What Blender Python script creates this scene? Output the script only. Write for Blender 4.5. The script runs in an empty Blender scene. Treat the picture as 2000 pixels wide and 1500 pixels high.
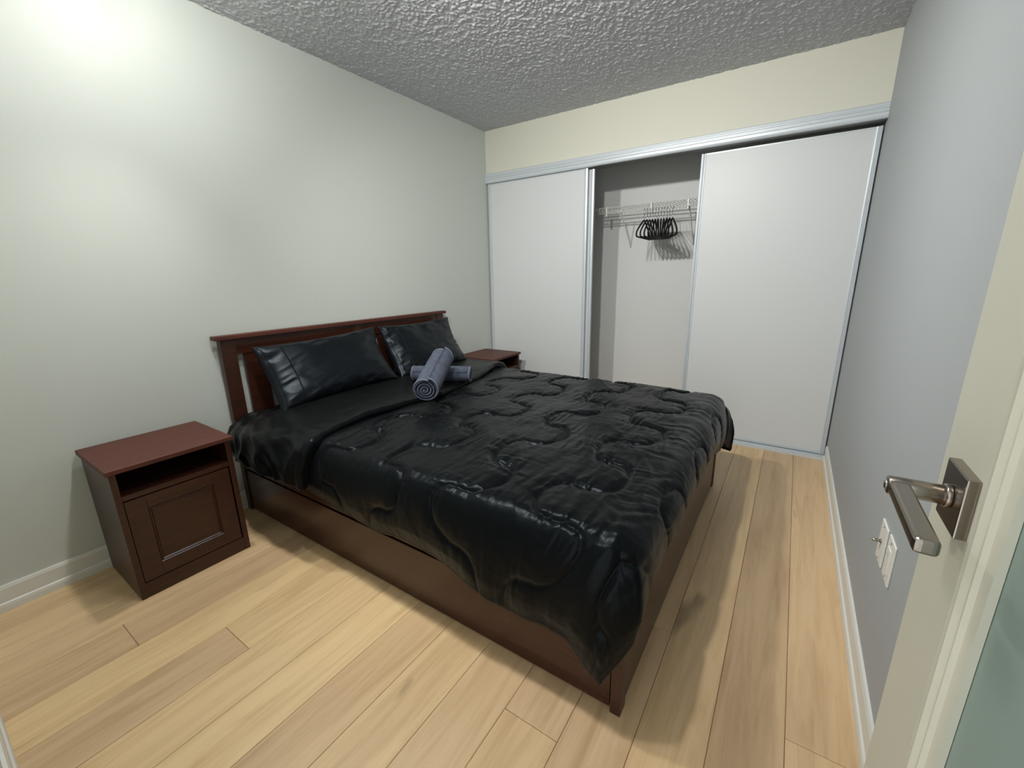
import bpy, bmesh, math, random
import numpy as np
from mathutils import Vector, Matrix, kdtree

scene = bpy.context.scene
col = scene.collection
random.seed(7)

# ------------------------------------------------------------------ camera
W, D, H = 2.621, 2.843, 2.352            # room: x 0..W, closet face y = D, ceiling z = H
YF = -0.375                              # inner face of the wall with the entry door
CAM = (2.3294, -0.3142, 1.1829)
YAW, PITCH, ROLL, FPX = 0.5879, -0.2531, -0.0186, 819.55
F = Vector((-math.sin(YAW) * math.cos(PITCH), math.cos(YAW) * math.cos(PITCH), math.sin(PITCH)))
R0 = Vector((math.cos(YAW), math.sin(YAW), 0))
U0 = R0.cross(F)
R1 = R0 * math.cos(ROLL) + U0 * math.sin(ROLL)
U1 = U0 * math.cos(ROLL) - R0 * math.sin(ROLL)
cam_data = bpy.data.cameras.new('camera')
cam_data.sensor_fit = 'HORIZONTAL'
cam_data.sensor_width = 36.0
cam_data.lens = FPX / 2000.0 * 36.0
cam_data.clip_start = 0.02
cam = bpy.data.objects.new('camera', cam_data)
col.objects.link(cam)
cam.matrix_world = Matrix(((R1.x, U1.x, -F.x, CAM[0]), (R1.y, U1.y, -F.y, CAM[1]),
                           (R1.z, U1.z, -F.z, CAM[2]), (0, 0, 0, 1)))
scene.camera = cam

# ------------------------------------------------------------------ world and exposure
world = bpy.data.worlds.new('world')
scene.world = world
world.use_nodes = True
bg = world.node_tree.nodes['Background']
bg.inputs[0].default_value = (0.97, 0.98, 1.0, 1)
bg.inputs[1].default_value = 1.4          # dim light of the hallway beyond the open door
scene.view_settings.view_transform = 'Standard'
scene.view_settings.look = 'None'
scene.view_settings.gamma = 1.0
scene.view_settings.exposure = 0.16
scene.view_settings.use_curve_mapping = False
BULBS = ((0.42, 0.40, 2.262, 4.4), (0.95, 0.44, 2.245, 14.0), (1.60, 0.44, 2.245, 13.0))
# spot beams of the three lamp heads: power, aim point, full cone angle in degrees
BEAMS = ((34.0, (0.45, 0.10, 0.0), 84), (66.0, (1.5, 2.3, 0.7), 140), (68.0, (1.55, 2.4, 0.8), 140))
BULB_R = 0.03
BULB_COL = (1.0, 0.985, 0.955)

# ------------------------------------------------------------------ materials
def srgb(r, g, b):
    f = lambda c: (c / 255 / 12.92) if c <= 10 else ((c / 255 + 0.055) / 1.055) ** 2.4
    return (f(r), f(g), f(b), 1.0)

def mat(name, color, rough=0.5, metal=0.0, spec=0.5, **kw):
    m = bpy.data.materials.new(name)
    m.use_nodes = True
    nt = m.node_tree
    b = nt.nodes['Principled BSDF']
    b.inputs['Base Color'].default_value = color
    b.inputs['Roughness'].default_value = rough
    b.inputs['Metallic'].default_value = metal
    b.inputs['Specular IOR Level'].default_value = spec
    for k, v in kw.items():
        b.inputs[k.replace('_', ' ')].default_value = v
    return m

def N(m, t, **kw):
    n = m.node_tree.nodes.new(t)
    for k, v in kw.items():
        if hasattr(n, k):
            setattr(n, k, v)
        else:
            n.inputs[k.replace('_', ' ')].default_value = v
    return n

def L(m, a, b):
    m.node_tree.links.new(a, b)

def bump(m, scale=80, strength=0.1, dist=0.002, detail=3, vec=None):
    b = m.node_tree.nodes['Principled BSDF']
    tc = N(m, 'ShaderNodeTexCoord')
    mp = N(m, 'ShaderNodeMapping')
    if vec:
        mp.inputs['Scale'].default_value = vec
    L(m, tc.outputs['Object'], mp.inputs['Vector'])
    nz = N(m, 'ShaderNodeTexNoise', Scale=scale, Detail=detail)
    L(m, mp.outputs[0], nz.inputs['Vector'])
    bp = N(m, 'ShaderNodeBump', Strength=strength, Distance=dist)
    L(m, nz.outputs['Fac'], bp.inputs['Height'])
    L(m, bp.outputs[0], b.inputs['Normal'])
    return mp, nz

def tint(m, c1, c2, scale=3, vec=(1, 1, 1), detail=4, lo=0.3, hi=0.7):
    b = m.node_tree.nodes['Principled BSDF']
    tc = N(m, 'ShaderNodeTexCoord')
    mp = N(m, 'ShaderNodeMapping')
    mp.inputs['Scale'].default_value = vec
    L(m, tc.outputs['Object'], mp.inputs['Vector'])
    nz = N(m, 'ShaderNodeTexNoise', Scale=scale, Detail=detail)
    L(m, mp.outputs[0], nz.inputs['Vector'])
    cr = N(m, 'ShaderNodeValToRGB')
    cr.color_ramp.elements[0].position = lo
    cr.color_ramp.elements[0].color = c1
    cr.color_ramp.elements[1].position = hi
    cr.color_ramp.elements[1].color = c2
    L(m, nz.outputs['Fac'], cr.inputs['Fac'])
    L(m, cr.outputs[0], b.inputs['Base Color'])

M = {}
M['wall'] = mat('wall_paint_grey', srgb(199, 204, 197), 0.55)
bump(M['wall'], 260, 0.06, 0.001, 2)
M['wall_dimmed'] = mat('wall_paint_grey_dimmed', srgb(166, 171, 173), 0.6)  # right wall: its weaker, cooler light is put into the paint colour
bump(M['wall_dimmed'], 260, 0.06, 0.001, 2)
M['wall_cream'] = mat('wall_paint_cream', srgb(210, 209, 195), 0.6)
bump(M['wall_cream'], 260, 0.06, 0.001, 2)
M['closet_wall'] = mat('closet_wall_white', srgb(224, 226, 224), 0.6)
bump(M['closet_wall'], 260, 0.06, 0.001, 2)
M['ceiling'] = mat('popcorn_ceiling', srgb(196, 198, 202), 0.85)
bump(M['ceiling'], 240, 0.5, 0.004, 3)
M['trim'] = mat('white_trim_paint', srgb(222, 223, 216), 0.4)
M['closet_door'] = mat('closet_door_white', srgb(207, 210, 210), 0.42)
bump(M['closet_door'], 420, 0.05, 0.001, 2)
M['track'] = mat('white_aluminium', srgb(200, 207, 211), 0.36, 0.2)
M['gap'] = mat('track_channel_grey', srgb(120, 122, 122), 0.6, 0.3)
M['subfloor'] = mat('subfloor', srgb(70, 52, 34), 0.9)
M['wire'] = mat('white_wire', srgb(215, 215, 210), 0.35)
M['chrome'] = mat('chrome', srgb(205, 208, 212), 0.16, 1.0)
M['nickel'] = mat('brushed_nickel', srgb(158, 150, 140), 0.27, 1.0)
bump(M['nickel'], 40, 0.05, 0.0005, 2, (1, 1, 30))
M['black_plastic'] = mat('black_velvet', srgb(14, 14, 15), 0.8)
M['plate'] = mat('plate_plastic', srgb(222, 222, 214), 0.35)
M['door_paint'] = mat('door_cream_paint', srgb(206, 205, 188), 0.38)
M['brown'] = mat('dark_brown_veneer', srgb(64, 32, 22), 0.36, 0, 0.5)
tint(M['brown'], srgb(47, 22, 13), srgb(64, 33, 21), 6, (3, 0.6, 22), 6)
M['brown_h'] = mat('dark_brown_veneer_long', srgb(64, 32, 22), 0.27, 0, 0.5)
tint(M['brown_h'], srgb(47, 22, 13), srgb(64, 33, 21), 6, (0.6, 0.6, 22), 6)
M['brown_top'] = mat('brown_veneer_top', srgb(84, 44, 36), 0.5, 0, 0.3)
tint(M['brown_top'], srgb(76, 40, 31), srgb(92, 51, 40), 6, (22, 0.8, 3), 6)
M['satin'] = mat('black_satin', srgb(9, 11, 13), 0.31, 0, 0.11, Sheen_Weight=0.03, Sheen_Roughness=0.4, Sheen_Tint=(0.85, 0.95, 1.0, 1), Specular_Tint=(0.78, 0.92, 1.0, 1))
bump(M['satin'], 40, 0.38, 0.004, 4, (1, 1, 1))
M['satin_plain'] = mat('black_satin_plain', srgb(9, 11, 12), 0.33, 0, 0.12, Sheen_Weight=0.025, Sheen_Roughness=0.4, Specular_Tint=(0.78, 0.92, 1.0, 1))
bump(M['satin_plain'], 17, 0.26, 0.007, 4)
M['pillow'] = mat('black_satin_pillow', srgb(11, 14, 18), 0.38, 0, 0.26, Sheen_Weight=0.02, Sheen_Roughness=0.4, Specular_Tint=(0.78, 0.9, 1.0, 1))
bump(M['pillow'], 11, 0.14, 0.008, 3)
M['sheet'] = mat('black_sheet', srgb(20, 20, 22), 0.6)
M['towel'] = mat('grey_terry', srgb(96, 103, 118), 0.95)
tint(M['towel'], srgb(58, 65, 80), srgb(82, 89, 105), 30, (1, 1, 1), 5)
bump(M['towel'], 420, 0.7, 0.004, 2)
M['towel_trim'] = mat('grey_towel_hem', srgb(98, 105, 120), 0.9)
M['lamp_white'] = mat('lamp_white_metal', srgb(225, 225, 222), 0.4)

# frosted glass: green-grey, lets blurred light through
g = mat('frosted_glass', srgb(190, 212, 202), 0.45, 0, 0.5)
g.node_tree.nodes['Principled BSDF'].inputs['Transmission Weight'].default_value = 0.55
g.node_tree.nodes['Principled BSDF'].inputs['IOR'].default_value = 1.45
M['glass'] = g

m = bpy.data.materials.new('bulb_glow')
m.use_nodes = True
nt = m.node_tree
nt.nodes.remove(nt.nodes['Principled BSDF'])
for i, b in enumerate(BULBS):
    pass
M['bulbs'] = []
for i, b in enumerate(BULBS):
    mb = bpy.data.materials.new('bulb_glow')
    mb.use_nodes = True
    t = mb.node_tree
    t.nodes.remove(t.nodes['Principled BSDF'])
    em = t.nodes.new('ShaderNodeEmission')
    em.inputs[0].default_value = (*BULB_COL, 1)
    em.inputs[1].default_value = b[3] / (math.pi * 4 * math.pi * BULB_R ** 2)
    t.links.new(em.outputs[0], t.nodes['Material Output'].inputs[0])
    M['bulbs'].append(mb)
bpy.data.materials.remove(m)

# oak planks: every plank takes its own tone, grain runs along y
m = mat('oak_plank', srgb(190, 160, 118), 0.42)
b = m.node_tree.nodes['Principled BSDF']
oi = N(m, 'ShaderNodeObjectInfo')
ge = N(m, 'ShaderNodeNewGeometry')
sc = N(m, 'ShaderNodeVectorMath', operation='SCALE')
sc.inputs[0].default_value = (13.0, 37.0, 5.0)
L(m, oi.outputs['Random'], sc.inputs['Scale'])
ad = N(m, 'ShaderNodeVectorMath', operation='ADD')
L(m, ge.outputs['Position'], ad.inputs[0])
L(m, sc.outputs[0], ad.inputs[1])
def mapped(scale):
    mp = N(m, 'ShaderNodeMapping')
    mp.inputs['Scale'].default_value = scale
    L(m, ad.outputs[0], mp.inputs['Vector'])
    return mp.outputs[0]
n1 = N(m, 'ShaderNodeTexNoise', Scale=1.0, Detail=6.0, Roughness=0.62, Distortion=1.1)
L(m, mapped((20, 1.6, 1)), n1.inputs['Vector'])
n2 = N(m, 'ShaderNodeTexNoise', Scale=1.0, Detail=3.0, Distortion=0.4)
L(m, mapped((7, 0.8, 1)), n2.inputs['Vector'])
n3 = N(m, 'ShaderNodeTexNoise', Scale=1.0, Detail=4.0, Roughness=0.7)
L(m, mapped((110, 6, 1)), n3.inputs['Vector'])
wv = N(m, 'ShaderNodeTexWave', Scale=1.0, Distortion=9.0, Detail=3.0)
wv.bands_direction = 'X'
wv.inputs['Detail Scale'].default_value = 0.9
L(m, mapped((4.5, 0.9, 1)), wv.inputs['Vector'])
cr = N(m, 'ShaderNodeValToRGB')
el = cr.color_ramp.elements
el[0].position, el[0].color = 0.0, srgb(203, 174, 136)
el[1].position, el[1].color = 1.0, srgb(228, 199, 150)
e = el.new(0.35); e.color = srgb(222, 193, 146)
e = el.new(0.7); e.color = srgb(214, 184, 144)
L(m, oi.outputs['Random'], cr.inputs['Fac'])
def mult(src, fac_out, lo, hi, c):
    r = N(m, 'ShaderNodeMapRange')
    r.inputs['From Min'].default_value = lo
    r.inputs['From Max'].default_value = hi
    L(m, fac_out, r.inputs['Value'])
    mx = N(m, 'ShaderNodeMix', data_type='RGBA', blend_type='MULTIPLY')
    mx.inputs['B'].default_value
    L(m, r.outputs[0], mx.inputs[0])
    L(m, src, mx.inputs[6])
    mx.inputs[7].default_value = c
    return mx.outputs[2]
o = mult(cr.outputs[0], n1.outputs['Fac'], 0.45, 0.85, (0.72, 0.66, 0.58, 1))
o = mult(o, n2.outputs['Fac'], 0.45, 0.8, (0.80, 0.76, 0.74, 1))
o = mult(o, n3.outputs['Fac'], 0.5, 0.9, (0.88, 0.85, 0.80, 1))
o = mult(o, wv.outputs['Fac'], 0.75, 1.6, (0.84, 0.79, 0.72, 1))
n4 = N(m, 'ShaderNodeTexNoise', Scale=1.0, Detail=3.0, Distortion=0.5)
L(m, mapped((9, 2.2, 1)), n4.inputs['Vector'])
o = mult(o, n4.outputs['Fac'], 0.68, 0.80, (0.55, 0.54, 0.54, 1))
L(m, o, b.inputs['Base Color'])
bp = N(m, 'ShaderNodeBump', Strength=0.12, Distance=0.001)
L(m, n3.outputs['Fac'], bp.inputs['Height'])
L(m, bp.outputs[0], b.inputs['Normal'])
M['oak'] = m

# ------------------------------------------------------------------ helpers
ROOT = {}

def base(parent):
    p = parent
    while p.parent:
        p = p.parent
    return ROOT.get(p.name, Vector((0, 0, 0)))

def tag(o, label=None, cat=None, group=None, kind=None):
    if label: o['label'] = label
    if cat: o['category'] = cat
    if group: o['group'] = group
    if kind: o['kind'] = kind
    return o

def empty(name, loc, **kw):
    o = bpy.data.objects.new(name, None)
    o.empty_display_size = 0.05
    col.objects.link(o)
    o.location = loc
    ROOT[o.name] = Vector(loc)
    return tag(o, **kw)

def link(name, me, material, parent=None, smooth=False, **kw):
    o = bpy.data.objects.new(name, me)
    col.objects.link(o)
    if material: me.materials.append(material)
    if smooth:
        me.polygons.foreach_set('use_smooth', [True] * len(me.polygons))
    if parent: o.parent = parent
    return tag(o, **kw)

def from_bm(name, bm, material, parent=None, smooth=False, **kw):
    off = base(parent) if parent else Vector((0, 0, 0))
    if off.length > 0:
        bmesh.ops.translate(bm, verts=bm.verts, vec=-off)
    bmesh.ops.recalc_face_normals(bm, faces=bm.faces)
    me = bpy.data.meshes.new(name)
    bm.to_mesh(me)
    bm.free()
    return link(name, me, material, parent, smooth, **kw)

def from_np(name, V, Q, material, parent=None, smooth=True, **kw):
    V = np.asarray(V, dtype=np.float32)
    if parent: V = V - np.array(base(parent), dtype=np.float32)
    me = bpy.data.meshes.new(name)
    Q = np.asarray(Q, dtype=np.int32)
    me.vertices.add(len(V)); me.vertices.foreach_set('co', V.ravel())
    me.loops.add(Q.size); me.loops.foreach_set('vertex_index', Q.ravel())
    me.polygons.add(len(Q))
    me.polygons.foreach_set('loop_start', np.arange(0, Q.size, Q.shape[1], dtype=np.int32))
    me.polygons.foreach_set('loop_total', np.full(len(Q), Q.shape[1], dtype=np.int32))
    me.update(calc_edges=True)
    me.validate()
    return link(name, me, material, parent, smooth, **kw)

def grid_quads(nu, nv):
    i = np.arange(nu * nv).reshape(nu, nv)
    return np.stack([i[:-1, :-1], i[1:, :-1], i[1:, 1:], i[:-1, 1:]], -1).reshape(-1, 4)

def add_box(bm, lo, hi, bevel=0.0, seg=2):
    r = bmesh.ops.create_cube(bm, size=1.0)
    vs = r['verts']
    for v in vs:
        v.co = Vector([lo[k] + (v.co[k] + 0.5) * (hi[k] - lo[k]) for k in range(3)])
    if bevel > 0:
        es = list({e for v in vs for e in v.link_edges})
        bmesh.ops.bevel(bm, geom=es, offset=bevel, segments=seg, affect='EDGES', profile=0.6)
    return bm

def box(name, lo, hi, material, parent=None, bevel=0.0, seg=2, **kw):
    bm = bmesh.new()
    add_box(bm, lo, hi, bevel, seg)
    return from_bm(name, bm, material, parent, **kw)

def boxes(name, list_, material, parent=None, bevel=0.0, **kw):
    bm = bmesh.new()
    for lo, hi in list_:
        add_box(bm, lo, hi, bevel)
    return from_bm(name, bm, material, parent, **kw)

def add_prism(bm, prof, axis, a, b):
    """profile: list of 2D points in the plane of the two other axes, extruded along axis from a to b"""
    oth = [k for k in range(3) if k != axis]
    rings = []
    for t in (a, b):
        ring = []
        for p in prof:
            c = [0, 0, 0]; c[axis] = t; c[oth[0]] = p[0]; c[oth[1]] = p[1]
            ring.append(bm.verts.new(c))
        rings.append(ring)
    n = len(prof)
    for i in range(n):
        bm.faces.new((rings[0][i], rings[0][(i + 1) % n], rings[1][(i + 1) % n], rings[1][i]))
    bm.faces.new(rings[0][::-1]); bm.faces.new(rings[1])
    return bm

def prism(name, prof, axis, a, b, material, parent=None, **kw):
    return from_bm(name, add_prism(bmesh.new(), prof, axis, a, b), material, parent, **kw)

def add_tube(bm, path, r, n=6, closed=False, caps=True):
    P = [Vector(p) for p in path]
    rings = []
    k = len(P)
    prev = None
    for i in range(k):
        a = P[(i - 1) % k] if (closed or i > 0) else P[i]
        c = P[(i + 1) % k] if (closed or i < k - 1) else P[i]
        t = (c - a).normalized()
        if prev is None:
            u = t.orthogonal().normalized()
        else:
            u = (prev - t * prev.dot(t)).normalized()
        prev = u
        w = t.cross(u)
        rr = r[i] if isinstance(r, (list, tuple)) else r
        rings.append([bm.verts.new(P[i] + (u * math.cos(2 * math.pi * j / n) + w * math.sin(2 * math.pi * j / n)) * rr) for j in range(n)])
    m_ = k if closed else k - 1
    for i in range(m_):
        A, B = rings[i], rings[(i + 1) % k]
        for j in range(n):
            bm.faces.new((A[j], A[(j + 1) % n], B[(j + 1) % n], B[j]))
    if caps and not closed:
        bm.faces.new(rings[0][::-1]); bm.faces.new(rings[-1])
    return bm

def tube(name, path, r, material, parent=None, n=8, closed=False, **kw):
    return from_bm(name, add_tube(bmesh.new(), path, r, n, closed), material, parent, smooth=True, **kw)

_rng = np.random.RandomState(11)
_LAT = _rng.rand(256, 256).astype(np.float32)
def vnoise(x, y):
    x = np.asarray(x, dtype=np.float64); y = np.asarray(y, dtype=np.float64)
    xi = np.floor(x).astype(np.int64); yi = np.floor(y).astype(np.int64)
    fx = x - xi; fy = y - yi
    fx = fx * fx * (3 - 2 * fx); fy = fy * fy * (3 - 2 * fy)
    g_ = lambda a, c: _LAT[a & 255, c & 255]
    v = (g_(xi, yi) * (1 - fx) + g_(xi + 1, yi) * fx) * (1 - fy) + (g_(xi, yi + 1) * (1 - fx) + g_(xi + 1, yi + 1) * fx) * fy
    return v * 2 - 1

def fbm(x, y, oct_=3):
    s = 0; a = 1.0; t = 0
    for k in range(oct_):
        s = s + a * vnoise(x * 2 ** k + 17.3 * k, y * 2 ** k + 5.1 * k); t += a; a *= 0.5
    return s / t

def copy_tree(o, parent=None):
    c = o.copy()
    col.objects.link(c)
    c.parent = parent
    for ch in o.children:
        copy_tree(ch, c)
    return c

def struct(o):
    o['kind'] = 'structure'
    return o

# ================================================================== the room
YB = 3.443                                    # back wall of the closet
struct(box('wall_left', (-0.12, YF - 0.12, -0.05), (0, YB + 0.12, H + 0.15), M['wall'],
           label='long pale grey wall behind the headboard', cat='wall'))
struct(box('wall_right', (W, YF - 0.12, -0.05), (W + 0.12, YB + 0.12, H + 0.15), M['wall_dimmed'],
           label='dimly lit grey wall beside the open door', cat='wall'))
DX0, DX1, DH = 1.77, 2.575, 1.98              # entry door opening
struct(boxes('wall_front', [((0, YF - 0.12, -0.05), (DX0, YF, H + 0.15)), ((DX1, YF - 0.12, -0.05), (W, YF, H + 0.15)),
                            ((DX0, YF - 0.12, DH), (DX1, YF, H + 0.15))], M['wall'],
             label='grey wall with the entry doorway', cat='wall'))
struct(box('wall_closet', (0, D, 1.95), (W, D + 0.10, H + 0.15), M['wall_cream'],
           label='cream wall strip above the closet sliding doors', cat='wall'))
struct(box('wall_closet_back', (0, YB, -0.05), (W, YB + 0.12, H + 0.15), M['closet_wall'],
           label='pale back wall inside the closet behind the wire shelf', cat='wall'))

# popcorn ceiling with real relief where it can be seen
def make_ceiling():
    step = 0.0040
    xs = np.arange(0, W + step, step); ys = np.arange(0.45, D + step, step)
    X, Y = np.meshgrid(xs, ys, indexing='ij')
    wx = X + 0.004 * vnoise(X * 60, Y * 60 + 40); wy = Y + 0.004 * vnoise(X * 60 + 90, Y * 60)
    n = 0.62 * vnoise(wx * 128, wy * 128) + 0.38 * vnoise(wx * 70 + 31, wy * 70 + 7)
    h = np.clip(n + 0.12, 0, None) ** 0.8 * 0.0062
    V = np.stack([X, Y, H - h], -1).reshape(-1, 3)
    Q = grid_quads(len(xs), len(ys))[:, ::-1]
    n0 = len(V)
    extra = np.array([[0, YF, H], [W, YF, H], [W, 0.45, H], [0, 0.45, H], [0, D, H], [W, D, H], [W, YB, H], [0, YB, H]])
    V = np.vstack([V, extra])
    Q = np.vstack([Q, [[n0, n0 + 3, n0 + 2, n0 + 1]], [[n0 + 4, n0 + 7, n0 + 6, n0 + 5]]])
    o = from_np('ceiling', V, Q, M['ceiling'], smooth=False, label='grey popcorn textured ceiling', cat='ceiling')
    return struct(o)
make_ceiling()
box('ceiling_slab', (0, YF, H + 0.002), (W, YB, H + 0.15), M['ceiling'], bpy.data.objects['ceiling'])

# floor: oak planks laid along y
floor = struct(box('floor', (-0.12, YF - 0.12, -0.06), (W + 0.12, YB + 0.12, -0.0125), M['subfloor'],
                   label='pale oak plank floor of the bedroom', cat='floor'))
PITCHW = 0.1653
rows = [2.45 + 0.1653] + [2.45 - PITCHW * k for k in range(0, 16)]
known = {0: [0.76, 2.88], 1: [0.30, 2.90], 2: [0.12, 3.0], 3: [0.945], 4: [0.43, 1.95], 5: [1.45], 6: [0.92], 7: [1.70],
         8: [0.80, 2.6], 9: [1.90], 10: [0.135, 1.7], 11: [1.20], 12: [-0.06, 1.6], 13: [1.50], 14: [0.90], 15: [0.62]}
for k in range(len(rows) - 1):
    x1, x0 = rows[k], rows[k + 1]
    x0 = max(x0, 0.0); x1 = min(x1, W)
    if x1 - x0 < 0.02: continue
    cuts = [YF - 0.12] + known[k] + [YB]
    for a, b_ in zip(cuts[:-1], cuts[1:]):
        if b_ - a < 0.01: continue
        bm = bmesh.new()
        r = bmesh.ops.create_cube(bm, size=1.0)
        g_ = 0.0005
        lo = (x0 + g_, a + g_, -0.0125); hi = (x1 - g_, b_ - g_, 0.0)
        for v in r['verts']:
            v.co = Vector([lo[i] + (v.co[i] + 0.5) * (hi[i] - lo[i]) for i in range(3)])
        es = [e for e in bm.edges if all(v.co.z > -0.001 for v in e.verts)]
        bmesh.ops.bevel(bm, geom=es, offset=0.0016, segments=1, affect='EDGES')
        from_bm('plank', bm, M['oak'], floor)

# baseboards: board with a slim shoe moulding
def base_prof(sgn, x0):
    p = [(0, 0), (0.017, 0), (0.017, 0.022), (0.015, 0.032), (0.0105, 0.036), (0.0105, 0.088), (0.007, 0.1), (0, 0.1)]
    return [(x0 + sgn * a, z) for a, z in p]
struct(prism('baseboard_left', base_prof(1, 0), 1, YF, D - 0.002, M['trim'], label='white baseboard under the headboard wall', cat='baseboard'))
struct(prism('baseboard_right', base_prof(-1, W), 1, YF, D - 0.002, M['trim'], label='white baseboard along the right wall below the wall plates', cat='baseboard'))
struct(prism('baseboard_front', base_prof(1, YF), 0, 0.017, DX0 - 0.09, M['trim'], label='white baseboard at the bottom left edge', cat='baseboard'))
# casing around the entry opening
cas = struct(boxes('trim_1', [((DX0 - 0.08, YF, 0), (DX0, YF + 0.016, DH + 0.08)), ((DX0, YF, DH), (DX1 + 0.03, YF + 0.016, DH + 0.08))], M['trim'],
                   label='white casing around the entry doorway', cat='trim'))

# ================================================================== closet front
# top fascia of the sliding door track, ridged
fp = [(D, 1.944), (D - 0.018, 1.944), (D - 0.021, 1.949), (D - 0.019, 1.957), (D - 0.019, 1.972), (D - 0.023, 1.975), (D - 0.023, 1.981),
      (D - 0.019, 1.984), (D - 0.019, 1.990), (D - 0.023, 1.993), (D - 0.023, 1.998), (D - 0.018, 2.001), (D - 0.017, 2.016), (D - 0.012, 2.02), (D, 2.02)]
tr = struct(prism('trim_2', fp, 0, 0.001, W - 0.001, M['track'], label='white ridged metal track cover above the sliding doors', cat='trim'))
box('track_channel', (0.001, D + 0.002, 1.9445), (W - 0.001, D + 0.0995, 1.9499), M['gap'], tr)
tb = struct(boxes('trim_3', [((0.001, D - 0.004, 0), (W - 0.001, D + 0.085, 0.008)), ((0.001, D - 0.004, 0.008), (W - 0.001, D - 0.001, 0.016)),
                             ((0.001, D + 0.026, 0.008), (W - 0.001, D + 0.028, 0.016)), ((0.001, D + 0.052, 0.008), (W - 0.001, D + 0.054, 0.016))],
                  M['track'], label='white metal floor track under the sliding doors', cat='trim'))

def sliding_door(name, x0, x1, yc, z0, z1, label):
    o = empty(name, ((x0 + x1) / 2, yc, z0), label=label, cat='door', kind='structure')
    box('door_panel', (x0 + 0.02, yc - 0.004, z0 + 0.012), (x1 - 0.02, yc + 0.004, z1 - 0.006), M['closet_door'], o)
    for a, s in ((x0, 1), (x1, -1)):
        # stile with a finger groove
        pr = [(a, yc - 0.010), (a + s * 0.012, yc - 0.012), (a + s * 0.016, yc - 0.006), (a + s * 0.020, yc - 0.010), (a + s * 0.0265, yc - 0.009),
              (a + s * 0.0265, yc + 0.009), (a, yc + 0.010)]
        prism('door_stile', pr, 2, z0, z1, M['track'], o)
    box('bottom_rail', (x0 + 0.0265, yc - 0.007, z0), (x1 - 0.0265, yc + 0.007, z0 + 0.014), M['track'], o)
    box('top_rail', (x0 + 0.0265, yc - 0.006, z1 - 0.008), (x1 - 0.0265, yc + 0.006, z1), M['track'], o)
    return o
sliding_door('door_2', 0.012, 0.934, D + 0.012, 0.018, 1.9438, 'white sliding closet door on the left behind the nightstand')
sliding_door('door_3', 0.068, 0.975, D + 0.040, 0.018, 1.936, 'white closet door slid behind the left door, edge showing')
sliding_door('door_4', 1.709, 2.613, D + 0.066, 0.018, 1.926, 'wide white sliding closet door on the right')

# ================================================================== closet interior
YS, ZS = 3.14, 1.695
sh = empty('wire_shelf', (1.31, YS, ZS), label='white wire shelf with hanging rail inside the closet', cat='shelf')
def rod(name, y, z, r=0.0032):
    return tube(name, [(0.012, y, z), (W - 0.012, y, z)], r, M['wire'], sh, n=6)
rod('front_rod', YS, ZS, 0.0034)
rod('front_rod', YS - 0.002, ZS - 0.030, 0.0034)
rod('hanging_rail', YS - 0.012, ZS - 0.0435, 0.0045)
rod('back_rod', YB - 0.01, ZS, 0.0034)
rod('middle_rod', (YS + YB) / 2, ZS - 0.004, 0.003)
bm = bmesh.new()
k = 0
x = 0.03
while x < W - 0.02:
    add_tube(bm, [(x, YB - 0.008, ZS + 0.004), (x, YS - 0.002, ZS + 0.004), (x, YS - 0.006, ZS), (x, YS - 0.006, ZS - 0.031)], 0.0021, 4)
    x += 0.0254
from_bm('wire_deck', bm, M['wire'], sh, kind='stuff')
for bx_ in (0.35, 1.10, 1.61, 2.3):
    bm = bmesh.new()
    add_tube(bm, [(bx_, YS - 0.006, ZS - 0.03), (bx_ - 0.004, YS + 0.01, ZS - 0.05), (bx_ - 0.012, YB - 0.01, ZS - 0.275), (bx_ - 0.012, YB - 0.002, ZS - 0.295)], 0.0055, 6)
    from_bm('brace', bm, M['wire'], sh, smooth=True)
for cx_ in (0.98, 1.335, 1.60):
    box('rail_clip', (cx_ - 0.006, YS - 0.014, ZS - 0.066), (cx_ + 0.006, YS + 0.004, ZS + 0.006), M['wire'], sh, 0.002)

# hangers
def make_hanger(loc):
    o = empty('clothes_hanger', loc)
    z0 = loc[2]
    y0, x0 = loc[1], loc[0]
    def pt(y, z): return (x0, y0 + y, z0 + z)
    # hook: from the rail top over and down to the neck
    hk = [pt(-0.018, 0.0)] + [pt(0.018 * math.cos(a), 0.004 + 0.018 * math.sin(a)) for a in [math.pi - i * math.pi / 8 for i in range(0, 11)]]
    hk += [pt(0.004, -0.030), pt(0.0, -0.042), pt(0.0, -0.07)]
    tube('hook', hk, 0.0021, M['chrome'], o, n=6)
    sh_ = [(0.0, -0.062), (0.022, -0.068), (0.06, -0.082), (0.15, -0.126), (0.198, -0.155), (0.208, -0.170), (0.205, -0.184), (0.19, -0.192),
           (-0.19, -0.192), (-0.205, -0.184), (-0.208, -0.170), (-0.198, -0.155), (-0.15, -0.126), (-0.06, -0.082), (-0.022, -0.068)]
    bm = bmesh.new()
    add_tube(bm, [pt(a, c) for a, c in sh_], 0.0062, 6, closed=True)
    from_bm('hanger_body', bm, M['black_plastic'], o, smooth=True)
    return o
proto = make_hanger((1.30, YS - 0.012, ZS - 0.062 + 0.004))
NH = 11
for i in range(NH):
    h_ = proto if i == 0 else copy_tree(proto)
    h_.location = (1.288 + i * 0.021 + random.uniform(-0.0003, 0.0003), YS - 0.012, ZS - 0.058)
    h_.rotation_euler = (0, 0, math.radians(3 + 2.0 * i + random.uniform(-0.15, 0.15)))
    lab = 'black clothes hanger within the tight cluster on the closet rail'
    if i == 0: lab = 'leftmost black clothes hanger of the cluster on the closet rail'
    if i == NH - 1: lab = 'rightmost black clothes hanger of the cluster on the closet rail'
    tag(h_, lab, 'hanger', 'black hangers on the closet rail')

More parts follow.
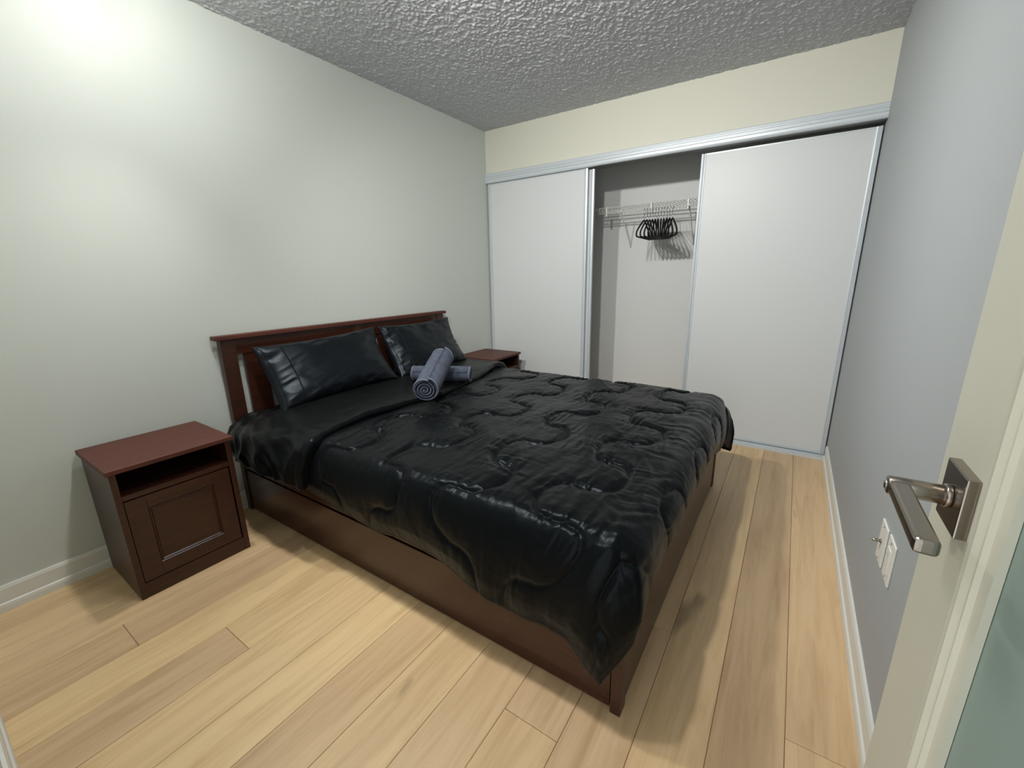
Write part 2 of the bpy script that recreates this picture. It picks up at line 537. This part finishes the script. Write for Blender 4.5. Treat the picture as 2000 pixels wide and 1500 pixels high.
# ================================================================== entry door (open, parallel to the right wall)
XD, TD = 2.516, 0.035
Y0, Y1 = -0.345, 0.411
Z0, Z1 = 0.012, 1.965
GY0, GY1, GZ0, GZ1 = -0.155, 0.221, 0.20, 1.80
door = empty('door_1', (XD + TD / 2, Y0, Z0), label='open cream door with frosted glass and a lever handle', cat='door', kind='structure')
MW = 0.052                                   # width of the moulding around the pane
box('stile', (XD, GY1 + MW, Z0), (XD + TD, Y1, Z1), M['door_paint'], door, 0.0015)
box('stile', (XD, Y0, Z0), (XD + TD, GY0 - MW, Z1), M['door_paint'], door, 0.0015)
box('rail', (XD, GY0 - MW, Z0), (XD + TD, GY1 + MW, GZ0 - MW), M['door_paint'], door)
box('rail', (XD, GY0 - MW, GZ1 + MW), (XD + TD, GY1 + MW, Z1), M['door_paint'], door)
# moulding profile from the stile edge (d=0) to the pane (d=MW), height measured out of the face
mp_ = [(0, -0.012), (0.0, 0.001), (0.003, -0.009), (0.010, -0.010), (0.013, 0.002), (0.020, 0.0045), (0.026, 0.0), (0.031, -0.001), (0.034, 0.0015),
       (0.037, -0.003), (0.052, -0.005), (0.052, -0.012)]
for face in (0, 1):
    X_ = lambda h: (XD - h) if face == 0 else (XD + TD + h)
    for side in range(4):
        bm = bmesh.new()
        rings = []
        for end in (0, 1):
            ring = []
            for d_, h in mp_:
                if side == 0: c = (X_(h), GY1 + MW - d_, (GZ0 - MW + d_) if end == 0 else (GZ1 + MW - d_))
                elif side == 1: c = (X_(h), GY0 - MW + d_, (GZ0 - MW + d_) if end == 0 else (GZ1 + MW - d_))
                elif side == 2: c = (X_(h), (GY0 - MW + d_) if end == 0 else (GY1 + MW - d_), GZ0 - MW + d_)
                else: c = (X_(h), (GY0 - MW + d_) if end == 0 else (GY1 + MW - d_), GZ1 + MW - d_)
                ring.append(bm.verts.new(c))
            rings.append(ring)
        n = len(mp_)
        for i in range(n):
            bm.faces.new((rings[0][i], rings[0][(i + 1) % n], rings[1][(i + 1) % n], rings[1][i]))
        bm.faces.new(rings[0][::-1]); bm.faces.new(rings[1])
        from_bm('pane_moulding', bm, M['door_paint'], door)
box('glass_pane', (XD + 0.0125, GY0 - 0.01, GZ0 - 0.01), (XD + TD - 0.0125, GY1 + 0.01, GZ1 + 0.01), M['glass'], door, label='frosted green-grey glass pane')
for z in (0.25, 1.0, 1.75):
    bm = bmesh.new()
    add_tube(bm, [(XD + TD + 0.004, Y0 - 0.004, z - 0.045), (XD + TD + 0.004, Y0 - 0.004, z + 0.045)], 0.006, 10)
    from_bm('hinge', bm, M['nickel'], door, smooth=True)
# lever handle
RY, RZ = 0.317, 0.931
ha = empty('door_handle', (0, 0, 0)); ha.parent = door
ha['label'] = 'brushed nickel lever handle on a square plate'
box('rose_plate', (XD - 0.011, RY - 0.035, RZ - 0.035), (XD + 0.0005, RY + 0.035, RZ + 0.035), M['nickel'], ha, 0.0015)
def cyl_x(name, x0, x1, y, z, r, mt, par, n=28):
    bm = bmesh.new()
    e_ = min(0.0012, r * 0.2)
    add_tube(bm, [(x0, y, z), (x0 + e_, y, z), (x1 - e_, y, z), (x1, y, z)], [r - e_, r, r, r - e_], n)
    o = from_bm(name, bm, mt, par, smooth=True)
    return o
cyl_x('collar', XD - 0.017, XD - 0.011, RY, RZ, 0.0135, M['nickel'], ha)
cyl_x('neck', XD - 0.066, XD - 0.015, RY, RZ, 0.0112, M['nickel'], ha)
cyl_x('end_button', XD - 0.0685, XD - 0.066, RY, RZ, 0.006, M['chrome'], ha)
bm = bmesh.new()
add_box(bm, (XD - 0.0655, RY - 0.140, RZ - 0.0085), (XD - 0.0455, RY + 0.004, RZ + 0.0085), 0.0062, 4)
from_bm('lever', bm, M['nickel'], ha, smooth=False)

# ================================================================== wall plates on the right wall
def wall_plate(name, yc, zc, label, coax):
    o = empty(name, (W, yc, zc), label=label, cat='wall plate')
    box('cover_plate', (W - 0.006, yc - 0.037, zc - 0.058), (W - 0.0002, yc + 0.037, zc + 0.058), M['plate'], o, 0.0025)
    for s in (-1, 1):
        cyl_x('screw', W - 0.0068, W - 0.0058, yc, zc + s * 0.048, 0.0028, M['chrome'], o, 10)
    if coax:
        j = cyl_x('jack', W - 0.0095, W - 0.0055, yc, zc + 0.004, 0.0065, M['nickel'], o, 6)
        cyl_x('pin_barrel', W - 0.026, W - 0.0093, yc, zc + 0.004, 0.0045, M['nickel'], j, 12)
    else:
        box('insert', (W - 0.0085, yc - 0.0165, zc - 0.033), (W - 0.0055, yc + 0.0165, zc + 0.033), M['plate'], o, 0.0012)
        box('slot', (W - 0.0089, yc - 0.006, zc + 0.012), (W - 0.0084, yc + 0.006, zc + 0.020), M['track'], o)
    return o
wall_plate('coax_plate', 1.100, 0.443, 'white wall plate with a metal screw jack, farther of the pair', True)
wall_plate('outlet_plate', 1.000, 0.450, 'white rectangular wall plate nearer the open door', False)

# ================================================================== ceiling track light (above the frame)
lt = empty('track_light', (1.06, 0.55, H), label='white ceiling bar lamp with three bulbs', cat='lamp')
box('track_bar', (0.30, 0.535, H - 0.028), (1.82, 0.565, H - 0.0005), M['lamp_white'], lt, 0.003)
for i, (x, y, z, p) in enumerate(BULBS):
    bm = bmesh.new()
    add_tube(bm, [(x, y, H - 0.027), (x, y, H - 0.05), (x, y, H - 0.078), (x, y, z + BULB_R * 0.6)], [0.012, 0.012, 0.016, 0.016], 16)
    s_ = from_bm('lamp_holder', bm, M['lamp_white'], lt, smooth=True)
    bm = bmesh.new()
    bmesh.ops.create_uvsphere(bm, u_segments=20, v_segments=12, radius=BULB_R)
    bmesh.ops.translate(bm, verts=bm.verts, vec=(x, y, z))
    from_bm('bulb', bm, M['bulbs'][i], s_, smooth=True)
    bw, aim, ang = BEAMS[i]
    ld = bpy.data.lights.new('beam', 'SPOT')
    ld.energy = bw; ld.color = BULB_COL; ld.spot_size = math.radians(ang); ld.spot_blend = 1.0
    ld.shadow_soft_size = 0.042
    lo_ = bpy.data.objects.new('beam', ld)
    col.objects.link(lo_)
    dr_ = (Vector(aim) - Vector((x, y, z))).normalized()
    lo_.parent = lt
    lo_.location = Vector((x, y, z)) + dr_ * (BULB_R + 0.024) - ROOT[lt.name]
    lo_.rotation_euler = dr_.to_track_quat('-Z', 'Y').to_euler()

# ================================================================== nightstands
def make_nightstand(x0, y0, w=0.413, d=0.379, h=0.542):
    o = empty('nightstand', (x0, y0, 0))
    t = 0.020
    xf = x0 + d - 0.012                       # front plane of the body
    a, b_ = y0 + 0.010, y0 + w - 0.010
    box('top', (x0, y0, h - 0.019), (x0 + d, y0 + w, h), M['brown_top'], o, 0.004, 3)
    box('side_panel', (x0 + 0.004, a, 0), (xf, a + t, h - 0.019), M['brown'], o, 0.0012)
    box('side_panel', (x0 + 0.004, b_ - t, 0), (xf, b_, h - 0.019), M['brown'], o, 0.0012)
    box('back_panel', (x0 + 0.006, a + t, 0.03), (x0 + 0.012, b_ - t, h - 0.019), M['brown'], o)
    box('shelf', (x0 + 0.012, a + t, 0.411), (xf - 0.002, b_ - t, 0.430), M['brown'], o, 0.001)
    box('plinth', (xf - 0.020, a + t, 0.0), (xf - 0.001, b_ - t, 0.062), M['brown'], o, 0.001)
    box('bottom_panel', (x0 + 0.012, a + t, 0.05), (xf - 0.02, b_ - t, 0.066), M['brown'], o)
    # framed door with a sunk, bevelled panel
    dy0, dy1, dz0, dz1 = a + t + 0.002, b_ - t - 0.006, 0.066, 0.406
    dr = empty('cupboard_door', (0, 0, 0)); dr.parent = o
    fw = 0.062
    xo = xf - 0.001
    box('door_stile', (xo - 0.018, dy0, dz0), (xo, dy0 + fw, dz1), M['brown'], dr, 0.0012)
    box('door_stile', (xo - 0.018, dy1 - fw, dz0), (xo, dy1, dz1), M['brown'], dr, 0.0012)
    box('door_rail', (xo - 0.018, dy0 + fw, dz0), (xo, dy1 - fw, dz0 + fw - 0.008), M['brown'], dr, 0.0012)
    box('door_rail', (xo - 0.018, dy0 + fw, dz1 - fw + 0.012), (xo, dy1 - fw, dz1), M['brown'], dr, 0.0012)
    py0, py1, pz0, pz1 = dy0 + fw, dy1 - fw, dz0 + fw - 0.008, dz1 - fw + 0.012
    V, Q = [], []
    lv = [(0.0, 0.0005), (0.003, -0.0035), (0.007, -0.002), (0.011, -0.0075), (0.011, -0.009)]
    for ins, dx in lv:
        V += [(xo + dx, py0 + ins, pz0 + ins), (xo + dx, py1 - ins, pz0 + ins), (xo + dx, py1 - ins, pz1 - ins), (xo + dx, py0 + ins, pz1 - ins)]
    for k in range(len(lv) - 1):
        for j in range(4):
            Q.append((4 * k + j, 4 * k + (j + 1) % 4, 4 * k + 4 + (j + 1) % 4, 4 * k + 4 + j))
    Q.append((16, 17, 18, 19))
    bm = bmesh.new()
    vs = [bm.verts.new(v) for v in V]
    for q in Q: bm.faces.new([vs[i] for i in q])
    from_bm('sunk_panel', bm, M['brown'], dr)
    return o
ns = make_nightstand(0.018, 0.013)
ns.rotation_euler = (0, 0, -0.006)
tag(ns, 'dark brown nightstand with cupboard door standing left of the bed', 'nightstand', 'matching brown nightstands')
ns2 = copy_tree(ns)
ns2.location = (0.030, 2.302, 0)
ns2.rotation_euler = (0, 0, 0)
tag(ns2, 'brown nightstand in the corner between bed and closet, mostly hidden', 'nightstand', 'matching brown nightstands')

# ================================================================== bed
BY0, BY1, BX1 = 0.578, 2.148, 2.070
bed = empty('bed', (1.0, 1.36, 0), label='dark brown wooden double bed with slatted headboard and panelled sides', cat='bed')
hb = empty('headboard', (0, 0, 0)); hb.parent = bed
HX0, HX1 = 0.020, 0.048
box('top_cap', (0.016, BY0 - 0.024, 0.905), (0.066, BY1 + 0.024, 0.926), M['brown_top'], hb, 0.004, 3)
box('post', (HX0 - 0.002, BY0, 0), (HX1 + 0.004, BY0 + 0.068, 0.905), M['brown'], hb, 0.002)
box('post', (HX0 - 0.002, BY1 - 0.068, 0), (HX1 + 0.004, BY1, 0.905), M['brown'], hb, 0.002)
box('upper_rail', (HX0, BY0 + 0.068, 0.828), (HX1, BY1 - 0.068, 0.905), M['brown_h'], hb, 0.0015)
box('lower_rail', (HX0, BY0 + 0.068, 0.20), (HX1, BY1 - 0.068, 0.40), M['brown_h'], hb, 0.0015)
ya = BY0 + 0.068 + 0.036
nsl = 10
pitch = (BY1 - BY0 - 0.136 - 0.036) / nsl
for i in range(nsl):
    y = ya + i * pitch
    box('slat', (HX0 + 0.006, y, 0.40), (HX1 - 0.006, y + pitch - 0.036, 0.828), M['brown'], hb, 0.0015)
for y, s in ((BY0, 1), (BY1, -1)):
    lo, hi = sorted((y + s * 0.002, y + s * 0.026))
    box('side_rail', (HX1 + 0.004, lo, 0.245), (BX1 - 0.03, hi, 0.345), M['brown_h'], bed, 0.002)
    lo, hi = sorted((y + s * 0.007, y + s * 0.025))
    box('side_panel', (HX1 + 0.012, lo, 0.010), (BX1 - 0.034, hi, 0.229), M['brown_h'], bed, 0.0015)
    lo, hi = sorted((y - s * 0.001, y + s * 0.045))
    box('foot_post', (BX1 - 0.030, lo, 0.0), (BX1, hi, 0.355), M['brown'], bed, 0.003)
box('foot_panel', (BX1 - 0.026, BY0 + 0.045, 0.012), (BX1 - 0.004, BY1 - 0.045, 0.350), M['brown_h'], bed, 0.0015)
for i in range(12):
    x = 0.14 + i * 0.155
    box('bed_slat', (x, BY0 + 0.03, 0.262), (x + 0.07, BY1 - 0.03, 0.275), M['brown_top'], bed)

# mattress
box('mattress', (0.056, BY0 + 0.085, 0.276), (2.015, BY1 - 0.06, 0.478), M['sheet'], None, 0.06, 5,
    label='mattress in a black sheet under the comforter', cat='mattress')

# ------------------------------------------------------------------ comforter
TX1, TY0, TY1, TZ = 2.015, 0.625, 2.105, 0.528
DN, DF, DFA = 0.34, 0.26, 0.36

def ip(x, xs, ys):
    return np.interp(x, xs, ys)

def drape(s, t):
    cx = np.minimum(s, TX1); cy = np.clip(t, TY0, TY1)
    ox = s - cx
    oyn = np.maximum(TY0 - t, 0); oyf = np.maximum(t - TY1, 0)
    ex = ox / DF; en = oyn / DN; ef = oyf / DFA
    ey = np.maximum(en, ef)
    q = np.maximum(ex, ey)
    phi = np.where(q > 0, np.arctan2(ex, np.maximum(ey, 1e-9)) / (math.pi / 2), 0)
    far = oyf > 0
    # hem positions: near side, far side, foot side
    nx = ip(cx, [0, 1.55, 2.02], [0, 1.55, 1.925])
    nh = np.stack([nx, ip(cx, [0, .3, .7, 1.2, 1.6, 2.0], [.525, .530, .545, .548, .545, .545]),
                   ip(cx, [0, .35, .70, .95, 1.15, 1.30, 1.48, 1.60, 1.70, 1.80, 1.91, 2.0], [.325, .325, .318, .285, .277, .290, .270, .235, .212, .205, .215, .205])], -1)
    fh = np.stack([cx, np.full_like(cx, 2.20), ip(cx, [0, 1.0, 2.0], [.24, .24, .215])], -1)
    foot = np.stack([ip(cy, [.62, .9, 1.6, 2.1], [2.094, 2.098, 2.098, 2.098]), ip(cy, [.62, 1.0, 2.2], [.70, 1.02, 2.2]),
                     ip(cy, [.62, .85, 1.1, 1.35, 1.6, 1.85, 2.1], [.335, .335, .368, .358, .362, .305, .25])], -1)
    tipn = np.array([2.026, .537, .122]); tipf = np.array([2.135, 2.185, .205])
    mid_n = np.array([2.093, .572, .262])
    def seg(p, a, b_, c_, m=None):
        p = p[..., None]
        m_ = m if m is not None else (b_ + c_) / 2
        lo = np.where(p < 0.5, a + (b_ - a) * p * 2, b_ + (m_ - b_) * (p - 0.5) * 4)
        return np.where(p < 0.75, lo, m_ + (c_ - m_) * (p - 0.75) * 4)
    # at a corner the hem runs from the side's end over the cloth tip to the foot's end
    hn = seg(phi, nh, tipn, foot, mid_n)
    hf = seg(phi, fh, tipf, foot)
    hem = np.where(far[..., None], hf, hn)
    ang = phi * math.pi / 2
    sgn = np.where(far, 1.0, -1.0)
    nrm = np.stack([np.sin(ang), sgn * np.cos(ang), np.zeros_like(ang)], -1)
    B0 = np.stack([cx, cy, np.full_like(cx, TZ)], -1)
    drop = (TZ - hem[..., 2])[..., None]
    B1 = B0 + nrm * np.where((ex > 0) & (ey > 0), 0.085, 0.085)[..., None]
    B2 = hem + np.array([0, 0, 1.0]) * drop * 0.55 + nrm * 0.018
    Q = q[..., None]
    P = B0 * (1 - Q) ** 3 + 3 * B1 * Q * (1 - Q) ** 2 + 3 * B2 * Q * Q * (1 - Q) + hem * Q ** 3
    return P, q, phi, nrm

def normals(P):
    du = np.gradient(P, axis=0); dv = np.gradient(P, axis=1)
    n = np.cross(du, dv)
    l = np.linalg.norm(n, axis=-1, keepdims=True)
    return n / np.maximum(l, 1e-9)

# quilting seams: serpentine lines running across the bed
seams = []
Pp, A = 0.425, 0.092
for i, xc in enumerate((1.855, 1.53, 1.205, 0.88, 0.55, 2.19)):
    ph = 0 if i % 2 == 0 else math.pi
    th = np.arange(-6 * math.pi, 8 * math.pi, 0.03)
    yy = 1.335 + Pp * th / (2 * math.pi) + 0.034 * np.sin(2 * th)
    xx = xc + A * np.cos(th + ph) * (1 + 0.12 * np.sin(th * 0.37 + i)) + 0.012 * np.sin(th * 0.9 + 2 * i)
    k_ = (yy > TY0 - DN - 0.1) & (yy < TY1 + DFA + 0.1)
    seams.append(np.stack([xx[k_], yy[k_]], -1))
SP = np.vstack(seams)
kd = kdtree.KDTree(len(SP))
for i, p in enumerate(SP): kd.insert((p[0], p[1], 0), i)
kd.balance()

def make_comforter():
    step = 0.0052
    s = np.arange(0.30, TX1 + DF + 1e-6, step); t = np.linspace(TY0 - DN, TY1 + DFA, int((TY1 - TY0 + DN + DFA) / step))
    S, T = np.meshgrid(s, t, indexing='ij')
    P, q, phi, nrm = drape(S, T)
    n = normals(P)
    d = np.array([kd.find((a, b_, 0))[2] for a, b_ in zip(S.ravel(), T.ravel())]).reshape(S.shape)
    puff = 0.015 * (1 - np.exp(-d / 0.018)) - 0.0035 * np.exp(-(d / 0.006) ** 2)
    # hem stitching: a flat border close to the cloth edge
    edge = np.minimum.reduce([(TX1 + DF - S), (T - (TY0 - DN)), (TY1 + DFA - T)])
    puff *= np.clip(edge / 0.05, 0.15, 1)
    near = np.exp(-d / 0.055)
    wob = 0.05 * fbm(S * 3, T * 3, 2)
    wr = 0.0055 * (1 - np.abs(vnoise((S + wob) * 40, (T - S * 0.5) * 9)) * 2) * near
    wr += 0.0022 * (1 - np.abs(vnoise((S - T * 0.4) * 9 + 40, (T + wob) * 38 + 9)) * 2) * near
    wr += 0.0022 * fbm(S * 17 + 3, T * 11, 3)
    wr += 0.0032 * np.exp(-(vnoise((S * 0.8 + T * 0.55 + wob) * 9 + 4, (T * 0.8 - S * 0.5) * 2.2) / 0.13) ** 2) * (0.4 + 0.6 * near)
    big = 0.009 * fbm(S * 3.1 + 9, T * 3.1 + 2, 2)
    # hanging folds
    along = np.minimum(S, TX1) + np.clip(T, TY0, TY1) - TY0 + 0.25 * phi
    folds = 0.010 * np.clip(q, 0, 1) ** 1.3 * fbm(along * 5, q * 0.8 + 3, 2)
    calm = 1 - 0.65 * np.clip(q * 2, 0, 1)
    # gathers across the foot edge
    ft = np.clip((S - (TX1 - 0.16)) / 0.12, 0, 1)
    wr += 0.0024 * ft * vnoise(T * 42 + 3 * vnoise(S * 8, T * 8), S * 5)
    cr_ = np.clip((0.95 - T) / 0.3, 0, 1) * np.clip((S - 1.6) / 0.2, 0, 1)
    wr += 0.003 * cr_ * vnoise(S * 40, T * 4)
    h = puff * (1 - 0.35 * np.clip(q * 2, 0, 1)) + wr * calm + big * calm + folds
    P = P + n * h[..., None]
    o = from_np('comforter', P.reshape(-1, 3), grid_quads(*S.shape), M['satin'],
                label='black satin quilted comforter spread over the bed', cat='comforter')
    md = o.modifiers.new('thickness', 'SOLIDIFY')
    md.thickness = 0.012; md.offset = -1
    return o
comforter = make_comforter()

def make_band():
    # turned-back head end of the comforter, lying on top with a rolled front edge
    t = np.linspace(TY0 - DN * 0.86, TY1 + DFA - 0.03, 340)
    xf = ip(t, [0.28, .55, .70, .86, 1.12, 1.32, 1.7, 2.04, 2.4], [.74, .775, .735, .715, .730, .765, .70, .60, .57])
    xf = xf + 0.008 * fbm(t * 6, t * 0 + 3, 2)
    r = 0.017
    v = np.linspace(0, 1, 150)
    S = np.zeros((len(v) + 26, len(t))); Hh = np.zeros_like(S)
    for i, vv in enumerate(v):
        S[i] = 0.062 + (xf - 0.062) * vv; Hh[i] = 2 * r + 0.012
    for k in range(18):
        a = (k + 1) / 18 * math.pi
        S[len(v) + k] = xf + r * math.sin(a); Hh[len(v) + k] = 0.012 + r + r * math.cos(a)
    for k in range(8):
        S[len(v) + 18 + k] = xf - 0.012 * (k + 1); Hh[len(v) + 18 + k] = 0.012 - 0.0006 * k
    T = np.tile(t, (S.shape[0], 1))
    P, q, phi, nrm = drape(S, T)
    ds = 1e-3
    Pa, *_ = drape(S + ds, T); Pb, *_ = drape(S, T + ds)
    n = np.cross(Pa - P, Pb - P); n /= np.maximum(np.linalg.norm(n, axis=-1, keepdims=True), 1e-9)
    top = np.clip((Hh - 0.012) / (2 * r), 0, 1)
    wob = 0.06 * fbm(S * 4 + 5, T * 4, 2)
    side = np.clip(q * 2.5, 0, 1)
    wr = 0.010 * fbm(S * 4.5, T * 3.2 + 8, 2) + 0.004 * (1 - 2 * np.abs(vnoise((S + wob) * 11, (T + wob) * 17 + 4))) * (0.25 + side)
    wr += 0.010 * side * (1 - 2 * np.abs(vnoise((S * 0.7 + T + wob) * 15, (S - T) * 6)))
    # crumple towards the headboard
    hd = np.clip((0.28 - S) / 0.22, 0, 1)
    wr += hd * (-0.018 + 0.012 * fbm(S * 18, T * 9, 2))
    hh = Hh + wr * top + 0.014 * np.sin(np.clip(q, 0, 1) * math.pi) * top
    hh += -0.02 * hd * (q <= 0)
    P = P + n * hh[..., None]
    # the head end slumps inwards and down beside the post
    g_ = np.clip((0.46 - S) / 0.36, 0, 1) ** 1.2
    k_ = np.interp(T, [TY0 - DN * 0.86, TY0 - DN * 0.45, TY0 - 0.02, TY0 + 0.10, TY0 + 0.22], [0.12, 0.60, 1.0, 0.45, 0.0])
    P[..., 1] += 0.105 * g_ * k_
    P[..., 2] -= 0.030 * g_ * k_
    o = from_np('turned_back_edge', P.reshape(-1, 3), grid_quads(*S.shape), M['satin_plain'], comforter)
    md = o.modifiers.new('thickness', 'SOLIDIFY')
    md.thickness = 0.006; md.offset = -1
    return o
make_band()

# ------------------------------------------------------------------ pillows
def make_pillow(name, c, wv_, uv_, nv_, a, b_, T_, seed, label):
    nu, nv = 110, 76
    u = np.linspace(-1, 1, nu); v = np.linspace(-1, 1, nv)
    Ug, Vg = np.meshgrid(u, v, indexing='ij')
    sx = a * Ug * (1 - 0.055 * (1 - Vg ** 2)) ; sy = b_ * Vg * (1 - 0.085 * (1 - Ug ** 2))
    prof = ((1 - np.abs(Ug) ** 2.6) * (1 - np.abs(Vg) ** 2.3)) ** 0.55
    sag = 1 - 0.28 * Vg
    edge = np.minimum(1 - np.abs(Ug), 1 - np.abs(Vg))
    wr = 0.012 * fbm(Ug * 1.6 + seed, Vg * 1.3 + 3, 2) + 0.0055 * (1 - 2 * np.abs(vnoise((Ug + Vg * 0.5) * 3.3 + seed, (Vg - Ug * 0.6) * 5.5))) * np.clip(1.2 - edge * 2.0, 0.25, 1)
    wr = wr * np.clip(edge * 9, 0, 1)
    zf = T_ * prof * sag + wr
    zb = -T_ * 0.75 * prof
    # pillow bends a little: bottom kicks forward
    bend = 0.03 * (Vg ** 2)
    c = np.array(c); wv_ = np.array(wv_); uv_ = np.array(uv_); nv_ = np.array(nv_)
    def pos(z): return c + sx[..., None] * wv_ + sy[..., None] * uv_ + (z + bend)[..., None] * nv_
    Pf, Pb = pos(zf), pos(zb)
    idxf = np.arange(nu * nv).reshape(nu, nv)
    idxb = np.full((nu, nv), -1)
    inner = np.zeros((nu, nv), bool); inner[1:-1, 1:-1] = True
    idxb[~inner] = idxf[~inner]
    idxb[inner] = nu * nv + np.arange(inner.sum())
    V = np.vstack([Pf.reshape(-1, 3), Pb[inner]])
    def qd(i): return np.stack([i[:-1, :-1], i[1:, :-1], i[1:, 1:], i[:-1, 1:]], -1).reshape(-1, 4)
    Q = np.vstack([qd(idxf), qd(idxb)[:, ::-1]])
    root = empty(name, tuple(c), label=label, cat='pillow', group='black satin pillows')
    from_np('pillow_body', V, Q, M['pillow'], root)
    # hem of the pillowcase: a stitched band standing slightly proud at one end
    i0, i1 = int(nu * 0.035), int(nu * 0.175)
    sub = (Pf + nv_ * 0.0025)[i0:i1, 2:-2]
    sub[0] -= nv_ * 0.004; sub[-1] -= nv_ * 0.004; sub[:, 0] -= nv_ * 0.003; sub[:, -1] -= nv_ * 0.003
    from_np('case_hem', sub.reshape(-1, 3), grid_quads(*sub.shape[:2]), M['pillow'], root)
    return root
def frame(yaw, lean, roll=0):
    w = Vector((math.sin(yaw), math.cos(yaw), 0)); 
    up = Vector((-math.sin(lean) * math.cos(yaw), math.sin(lean) * math.sin(yaw), math.cos(lean)))
    n = w.cross(up) * -1
    n = up.cross(w) * -1 if n.x < 0 else n
    n = Vector(n)
    if n.x < 0: n = -n
    w2 = w * math.cos(roll) + up * math.sin(roll); u2 = up * math.cos(roll) - w * math.sin(roll)
    return tuple(w2), tuple(u2), tuple(n)
w_, u_, n_ = frame(0.02, 0.52, 0.035)
make_pillow('pillow', (0.200, 1.052, 0.705), w_, u_, n_, 0.368, 0.180, 0.085, 2.0, 'black satin pillow nearest the left nightstand, leaning on the headboard')
w_, u_, n_ = frame(-0.02, 0.50, 0.0)
make_pillow('pillow', (0.195, 1.785, 0.708), w_, u_, n_, 0.338, 0.185, 0.085, 9.0, 'black satin pillow behind the rolled towels, farther from the viewer')

# ------------------------------------------------------------------ rolled towels
def make_towel(name, a, b_, r, seed, label, start=0.6):
    a = Vector(a); b_ = Vector(b_)
    ax = (b_ - a).normalized(); Ln = (b_ - a).length
    root = empty(name, tuple((a + b_) / 2), label=label, cat='towel', group='rolled grey towels')
    u = ax.cross(Vector((0, 0, 1))).normalized(); w = u.cross(ax).normalized()
    turns = 4.0
    n = int(turns * 30)
    th = 0.0085 * r / 0.06
    def spiral(i, off):
        f = i / (n - 1)
        an = start + f * turns * 2 * math.pi
        rr = 0.006 + (r - 0.006) * f + off
        sq = 1 - 0.06 * (1 if math.sin(an) < 0 else 0)
        return rr * math.cos(an), rr * math.sin(an) * sq
    nl = 22
    V = []
    ax_n, u_n, w_n = np.array(ax), np.array(u), np.array(w)
    a_n = np.array(a)
    for lay in (0.0, -th):
        for i in range(n):
            for j in range(nl):
                f = j / (nl - 1)
                e_ = 0.004 * math.sin(i * 0.21 + seed) * (2 * f - 1)
                ln = Ln * f + e_
                p, q = spiral(i, lay)
                bul = 1 + 0.035 * math.sin(f * math.pi) + 0.02 * vnoise(f * 4 + seed, i / n * 9) - 0.05 * (abs(2 * f - 1) ** 10)
                V.append(a_n + ax_n * ln + (u_n * p + w_n * q) * bul)
    V = np.array(V)
    g1 = grid_quads(n, nl); g2 = grid_quads(n, nl)[:, ::-1] + n * nl
    I = np.arange(n * nl).reshape(n, nl); J = I + n * nl
    rim = []
    for c_ in (0, nl - 1):
        rim.append(np.stack([I[:-1, c_], I[1:, c_], J[1:, c_], J[:-1, c_]], -1))
    for c_ in (0, n - 1):
        rim.append(np.stack([I[c_, :-1], I[c_, 1:], J[c_, 1:], J[c_, :-1]], -1))
    from_np('towel_roll', V, np.vstack([g1, g2] + rim), M['towel'], root)
    # woven hems round both ends of the outer turn
    for end in (0, 1):
        path = []
        for i in range(n - 31, n):
            p, q = spiral(i, -0.001)
            f = 0.012 if end == 0 else 0.988
            path.append(tuple(a_n + ax_n * Ln * f + (u_n * p + w_n * q) * 0.985))
        tube('towel_hem', path, 0.0042, M['towel_trim'], root, n=6)
    return root
make_towel('rolled_towel', (0.450, 1.425, 0.620), (0.762, 1.594, 0.616), 0.053, 1.0, 'grey rolled towel lying underneath the other roll on the bed', 0.4)
make_towel('rolled_towel', (0.868, 1.105, 0.646), (0.680, 1.440, 0.735), 0.070, 5.0, 'grey rolled towel lying on top, crossing the other roll', 1.2)
